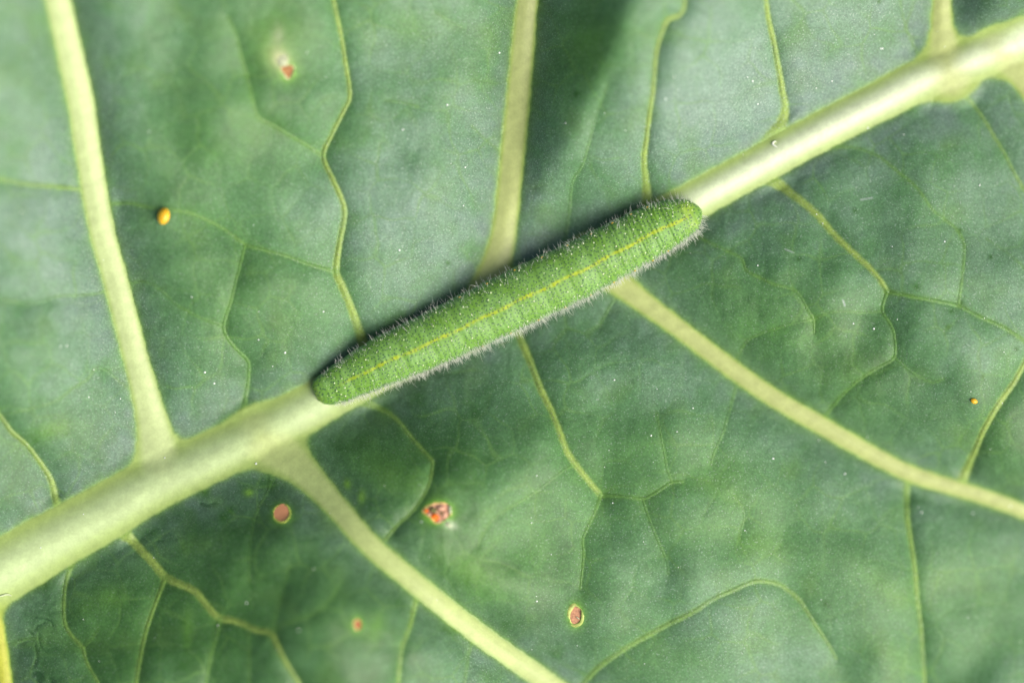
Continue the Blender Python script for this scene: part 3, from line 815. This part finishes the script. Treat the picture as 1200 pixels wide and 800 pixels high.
# pigments of the skin
nb = fbm(UU, arc, 26, 201, 3)
g1 = np.array((0.118, 0.265, 0.030), np.float32); g2 = np.array((0.162, 0.325, 0.084), np.float32); g3 = np.array((0.155, 0.290, 0.130), np.float32)
bc = np.broadcast_to(g1, UU.shape + (3,)).copy()
bc = lerp(bc, g2, np.clip(0.35 + 0.9 * nb, 0, 1))
side = sstep(0.85, 1.45, np.abs(TT))
bc = lerp(bc, g3, side * 0.75)
kseg = np.clip(np.searchsorted(SEGB, UU, side='right') - 1, 0, len(SEGB) - 2)
tseg = (UU - SEGB[kseg]) / (SEGB[kseg + 1] - SEGB[kseg])
fur = np.exp(-(np.minimum(tseg, 1 - tseg) * 34 / 2.0) ** 2)
bc = lerp(bc, (0.25, 0.43, 0.12), fur * 0.14)
wl = 1.5 + 0.6 * fbm(UU, UU * 0 + 3.3, 7, 301, 2) + 0.6 * np.sin(math.pi * tseg)
cont = np.clip(0.66 + 0.9 * fbm(UU, UU * 0 + 8.1, 9, 311, 2) + 0.2 * sstep(100, 300, UU), 0.3, 1) * sstep(20, 60, UU) * sstep(492, 480, UU)
bc = lerp(bc, (0.31, 0.40, 0.006), sstep(wl + 0.9, wl - 0.9, np.abs(arc - 0.6 * np.sin(UU / 9))) * cont)
bc = lerp(bc, (0.15, 0.22, 0.03), sstep(9, 1, UU) * 0.5)                                   # brownish tail plate
bc = lerp(bc, (0.30, 0.42, 0.03), gauss(UU, arc, 487, -9, 6, 6) * 0.6)                      # yellowish head patches
bc = lerp(bc, (0.30, 0.40, 0.04), gauss(UU, arc, 487, 11, 6, 5) * 0.4)

def skin_material():
    nt = NT('caterpillar_skin')
    at = nt.n('ShaderNodeAttribute', attribute_name='tissue')
    uv = nt.n('ShaderNodeAttribute', attribute_name='skin_map')
    v = nt.n('ShaderNodeTexVoronoi', Scale=0.24, Randomness=0.82); nt.l(uv.outputs['Vector'], v.inputs['Vector'])
    v.voronoi_dimensions = '2D'
    dot = nt.ramp(v.outputs['Distance'], 0.20, 0.30, 1, 0)
    v2 = nt.n('ShaderNodeTexNoise', Scale=0.35, Detail=2.0); nt.l(uv.outputs['Vector'], v2.inputs['Vector'])
    gr = nt.ramp(v2.outputs['Fac'], 0.3, 0.7, 0.90, 1.12)
    cmb = nt.n('ShaderNodeCombineColor')
    for i in range(3): nt.l(gr, cmb.inputs[i])
    col = nt.mix(1.0, at.outputs['Color'], cmb.outputs[0], 'MULTIPLY')
    halo = nt.ramp(v.outputs['Distance'], 0.22, 0.42, 1, 0)
    col = nt.mix(nt.math('MULTIPLY', halo, 0.12), col, (0.30, 0.48, 0.24))
    has = nt.ramp(v.outputs['Color'], 0.25, 0.3)
    col = nt.mix(nt.math('MULTIPLY', nt.math('MULTIPLY', dot, has), 0.72), col, (0.012, 0.055, 0.030))
    nt.l(col, nt.b.inputs['Base Color'])
    nt.b.inputs['Roughness'].default_value = 0.5
    nt.b.inputs['Specular IOR Level'].default_value = 0.35
    nt.b.inputs['Subsurface Weight'].default_value = 0.15
    nt.b.inputs['Subsurface Radius'].default_value = (0.6, 1.0, 0.25)
    nt.b.inputs['Subsurface Scale'].default_value = 7 * S
    bump = nt.n('ShaderNodeBump', Strength=0.3, Distance=0.8 * S)
    nt.l(v2.outputs['Fac'], bump.inputs['Height'])
    nt.l(bump.outputs[0], nt.b.inputs['Normal'])
    return nt.m
SKIN = skin_material()
mx, my = U0 + 250 * UD
larva = empty('caterpillar', tuple(place(mx, my, float(BASEZ.mean()))), 'plump green hairy caterpillar with a thin yellow line down its back, lying along the midrib', 'caterpillar')
smap = np.stack([UU, arc, UU * 0], -1).reshape(-1, 3)
allp = place(bx, by, bz).reshape(-1, 3)
headf = UU.reshape(-1)[bf].min(1) >= 475.5
for nm, sel in (('body', ~headf), ('head', headf)):
    used, inv = np.unique(bf[sel], return_inverse=True)
    o = mesh_obj(nm, allp[used], inv.reshape(-1, 4), SKIN, None, bc.reshape(-1, 3)[used], {'skin_map': smap[used]})
    under(o, larva)

def sphere_batch(centres, radii, flat=1.0, seg=6):
    co_, f_ = [], []
    for (x, y, z), r in zip(centres, radii):
        b = len(co_)
        co_.append((x, y, z + r * flat))
        for k in (0.33, 0.62, 0.95):
            t = math.pi * k * 0.5 if k < 0.9 else math.pi * 0.55
            for i in range(seg):
                a = 2 * math.pi * i / seg
                co_.append((x + r * math.sin(t) * math.cos(a), y + r * math.sin(t) * math.sin(a), z + r * flat * math.cos(t)))
        for i in range(seg): f_.append((b, b + 1 + i, b + 1 + (i + 1) % seg))
        for k in range(2):
            for i in range(seg):
                a_, c_ = b + 1 + k * seg, b + 1 + (k + 1) * seg
                f_.append((a_ + i, c_ + i, c_ + (i + 1) % seg)); f_.append((a_ + i, c_ + (i + 1) % seg, a_ + (i + 1) % seg))
    co_ = np.array(co_)
    return place(co_[:, 0], co_[:, 1], co_[:, 2]), np.array(f_)

# white tubercles: a few rows on each segment, either side of the line
tub = []
for k in range(len(SEGB) - 1):
    a, b = SEGB[k], SEGB[k + 1]
    for sgn in (-1, 1):
        for f_, ar in ((0.22, 6.5), (0.62, 9), (0.30, 17), (0.78, 15), (0.48, 24), (0.88, 27), (0.12, 31), (0.60, 34)):
            if random.random() < 0.16: continue
            u = a + f_ * (b - a) + random.uniform(-1.8, 1.8)
            if u < 12 or u > 497: continue
            if u < 60 and random.random() < 0.35: continue
            hw = float(np.interp(u, uu_f, hw_f))
            th = sgn * (ar / 33 + random.uniform(-.04, .04))
            tub.append((u, th, random.choice((0.55, 0.7, 0.9, 1.05))))
for _ in range(22):
    tub.append((random.uniform(20, 497), random.uniform(-1.2, 1.2), random.uniform(0.35, 0.55)))
tu = np.array(tub)
tx, ty, tz = body_pt(tu[:, 0], tu[:, 1])
c_, f_ = sphere_batch(list(zip(tx, ty, tz)), tu[:, 2])
WHITE = simple('tubercle_white', (0.68, 0.78, 0.50), 0.3, spec=0.6)
o = mesh_obj('tubercle', c_, f_, WHITE); under(o, larva); o['kind'] = 'stuff'

# orange breathing pores along each flank
PORE = simple('pore_orange', (0.62, 0.38, 0.02), 0.5)
for k in range(6, len(SEGB) - 3):
    for sgn in (-1, 1):
        u = np.array([0.5 * (SEGB[k] + SEGB[k + 1])]); th = np.array([sgn * 1.22])
        x, y, z = body_pt(u, th)
        o = lump('breathing_pore', float(x[0]), float(y[0]), float(z[0]), 1.5, 0.9, 0.8, -25, PORE, None, 8, 5); under(o, larva)

# hairs
def hair_batch(N, th_lo, th_hi, l_lo, l_hi, r0, droop, seed, ends=False):
    r = np.random.default_rng(seed)
    u = r.uniform(16, 500, N)
    th = r.uniform(th_lo, th_hi, N)
    x0, y0, z0 = body_pt(u, th)
    x1, y1, z1 = body_pt(u, th, out=1.0)
    # lengthwise lean: outwards at both ends
    P0 = np.stack([x0, y0, z0], -1)
    nrm = np.stack([x1 - x0, y1 - y0, z1 - z0], -1); nrm /= np.linalg.norm(nrm, axis=1)[:, None]
    lean = 0.9 * sstep(474, 500, u) - 0.7 * sstep(22, 0, u)
    nrm[:, 0] += UD[0] * lean; nrm[:, 1] += UD[1] * lean
    nrm += r.normal(0, 0.26, (N, 3))
    nrm /= np.linalg.norm(nrm, axis=1)[:, None]
    ln = r.uniform(l_lo, l_hi, N) * np.interp(u, [0, 30, 80, 440, 502], [0.55, 0.8, 1, 1.0, 1.15])
    bend = np.stack([r.normal(0, .22, N), r.normal(0, .22, N), np.full(N, droop)], -1)
    aux = np.cross(nrm, r.normal(0, 1, (N, 3))); aux /= np.linalg.norm(aux, axis=1)[:, None]
    aux2 = np.cross(nrm, aux)
    rings = []
    for t, rr in ((-0.06, 1.0), (0.55, 0.75), (1.0, 0.0)):
        c = P0 + nrm * (ln * t)[:, None] + bend * (ln * t * t)[:, None]
        if rr == 0:
            rings.append(c[:, None, :])
        else:
            rings.append(np.stack([c + (aux * math.cos(a) + aux2 * math.sin(a)) * r0 * rr for a in (0, 2.094, 4.189)], 1))
    V = np.concatenate(rings, 1)                         # N,7,3
    tri = np.array([(0, 1, 4), (0, 4, 3), (1, 2, 5), (1, 5, 4), (2, 0, 3), (2, 3, 5), (3, 4, 6), (4, 5, 6), (5, 3, 6)])
    F_ = (np.arange(N) * 7)[:, None, None] + tri[None]
    V = V.reshape(-1, 3)
    return place(V[:, 0], V[:, 1], V[:, 2]), F_.reshape(-1, 3)
parts_ = [hair_batch(1500, 0.95, 1.75, 3, 10.0, 0.22, -0.12, 1), hair_batch(400, -1.65, -0.95, 3, 9.0, 0.17, -0.1, 2), hair_batch(110, 0.6, 1.75, 10, 14, 0.24, -0.12, 4), hair_batch(60, -1.7, -0.6, 10, 14, 0.24, -0.1, 5),
          hair_batch(700, -0.95, 0.95, 2.5, 5.5, 0.14, -0.1, 3)]
off, cs, fs = 0, [], []
for c_, f_ in parts_:
    cs.append(c_); fs.append(f_ + off); off += len(c_)
HAIR = simple('hair_white', (0.80, 0.83, 0.76), 0.45, spec=0.5)
ht = HAIR.node_tree
tr = ht.nodes.new('ShaderNodeBsdfTranslucent'); tr.inputs[0].default_value = (0.86, 0.90, 0.80, 1)
mx_ = ht.nodes.new('ShaderNodeMixShader'); mx_.inputs[0].default_value = 0.42
ht.links.new(ht.nodes['Principled BSDF'].outputs[0], mx_.inputs[1]); ht.links.new(tr.outputs[0], mx_.inputs[2])
ht.links.new(mx_.outputs[0], ht.nodes['Material Output'].inputs[0])
o = mesh_obj('hair', np.vstack(cs), np.vstack(fs), HAIR, smooth=True); under(o, larva); o['kind'] = 'stuff'

# legs under the body (hardly seen): three pairs of true legs, five pairs of prolegs
LEGM = simple('leg_skin', (0.20, 0.36, 0.10), 0.5, 6, 0.2)
for u, kind in [(405, 'leg'), (428, 'leg'), (450, 'leg'), (130, 'proleg'), (166, 'proleg'), (202, 'proleg'), (238, 'proleg'), (24, 'proleg')]:
    for sgn in (-1, 1):
        hw = float(np.interp(u, uu_f, hw_f)); vc = float(np.interp(u, uu_f, vc_f))
        p = U0 + u * UD + (vc + sgn * hw * 0.42) * UN
        zb = float(hgt(p[0], p[1]))
        zt = float(np.interp(u, BASEZ_U, BASEZ)) + 8
        rx = 3.2 if kind == 'leg' else 6.0
        o = lump(kind, p[0], p[1], (zb + zt) / 2, rx, rx, max(4, (zt - zb) / 2 + 1.5), 0, LEGM, None, 8, 6); under(o, larva)

# ------------------------------------------------------------------ eggs, flakes, specks
EGG = simple('egg_shell_yellow', (0.72, 0.42, 0.02), 0.32, 4, 0.12, 0.5, sss=0.2, sssr=(1, .6, .1))
def egg(x, y, rx, ry, an, label, lean):
    z = float(hgt(x, y))
    e = lump('insect_egg', x, y, z + min(rx, ry) * 0.8, rx, ry, min(rx, ry) * 1.0, an, EGG, None, 24, 14, ribs=1)
    e['label'] = label; e['category'] = 'egg'; e['group'] = 'yellow insect eggs on the leaf'
    return e
egg(191.8, 253.3, 7.0, 9.6, 14, 'larger yellow oval insect egg stuck near the thick upper left vein', 0)
egg(1141.5, 469.8, 4.3, 3.0, 25, 'tiny yellow insect egg on the blade near the right margin of the picture', 0)

FLK = simple('flake_white', (0.80, 0.84, 0.74), 0.5)
def flake(pts, w, label, mat):
    p = resample([(a, b, w) for a, b in pts], 1.0)
    z = hgt(p[:, 0], p[:, 1]) + 0.9
    t = np.gradient(p[:, :2], axis=0); t /= np.linalg.norm(t, axis=1)[:, None] + 1e-9
    nn = np.stack([-t[:, 1], t[:, 0]], -1)
    prof = np.sin(np.linspace(0.25, math.pi - 0.25, len(p)))
    rows = []
    for a, dz in ((-1, 0), (-0.5, .9), (0.5, .9), (1, 0), (0, -1.2)):
        q_ = p[:, :2] + nn * (a * w / 2 * prof)[:, None]
        rows.append(place(q_[:, 0], q_[:, 1], z + dz))
    co_ = np.array(rows); m, n = co_.shape[:2]
    f_ = [(k * n + i, k * n + i + 1, ((k + 1) % m) * n + i + 1, ((k + 1) % m) * n + i) for k in range(m) for i in range(n - 1)]
    o = mesh_obj('skin_flake', co_.reshape(-1, 3), np.array(f_), mat)
    o['label'] = label; o['category'] = 'flake'
    return o
flake([(910, 165.5), (906.5, 166.5), (905.5, 169), (908, 171), (911, 173)], 2.2, 'tiny curled white flake on the midrib above the caterpillar head', FLK)
flake([(-3, 699), (4, 697), (9, 696), (14, 698)], 2.6, 'thin pale strip of peeled skin on the midrib at its thick end', simple('flake_cream', (0.50, 0.58, 0.34), 0.6, 3, 0.15))

sp = []
for x, y in [(472, 152), (524, 123), (585, 62), (543, 241), (545, 196), (468, 293), (790, 90), (882, 95), (1034, 57), (1032, 57), (888, 122), (975, 95), (888, 311), (1148, 217), (1017, 150), (780, 116), (240, 436), (251, 449), (379, 365), (334, 413), (303, 398),
             (71, 406), (78, 405), (141, 467), (104, 465), (1080, 600), (1140, 601), (906, 537), (990, 555), (1184, 593), (763, 510), (720, 445), (629, 557), (718, 589), (629, 704), (350, 738), (289, 706), (193, 536), (300, 543), (812, 478), (1000, 379), (1024, 385), (1107, 283)]:
    sp.append((x, y, rng.uniform(0.9, 1.5)))
for _ in range(85):
    sp.append((rng.uniform(0, 1200), rng.uniform(0, 800), rng.uniform(0.45, 0.95)))
sp = np.array(sp)
c_, f_ = sphere_batch(list(zip(sp[:, 0], sp[:, 1], hgt(sp[:, 0], sp[:, 1]))), sp[:, 2], 0.6)
DUST = simple('dust_white', (0.66, 0.72, 0.68), 0.5)
o = mesh_obj('dust', c_, f_, DUST); o['kind'] = 'stuff'; o['label'] = 'fine white dust specks scattered over the leaf'
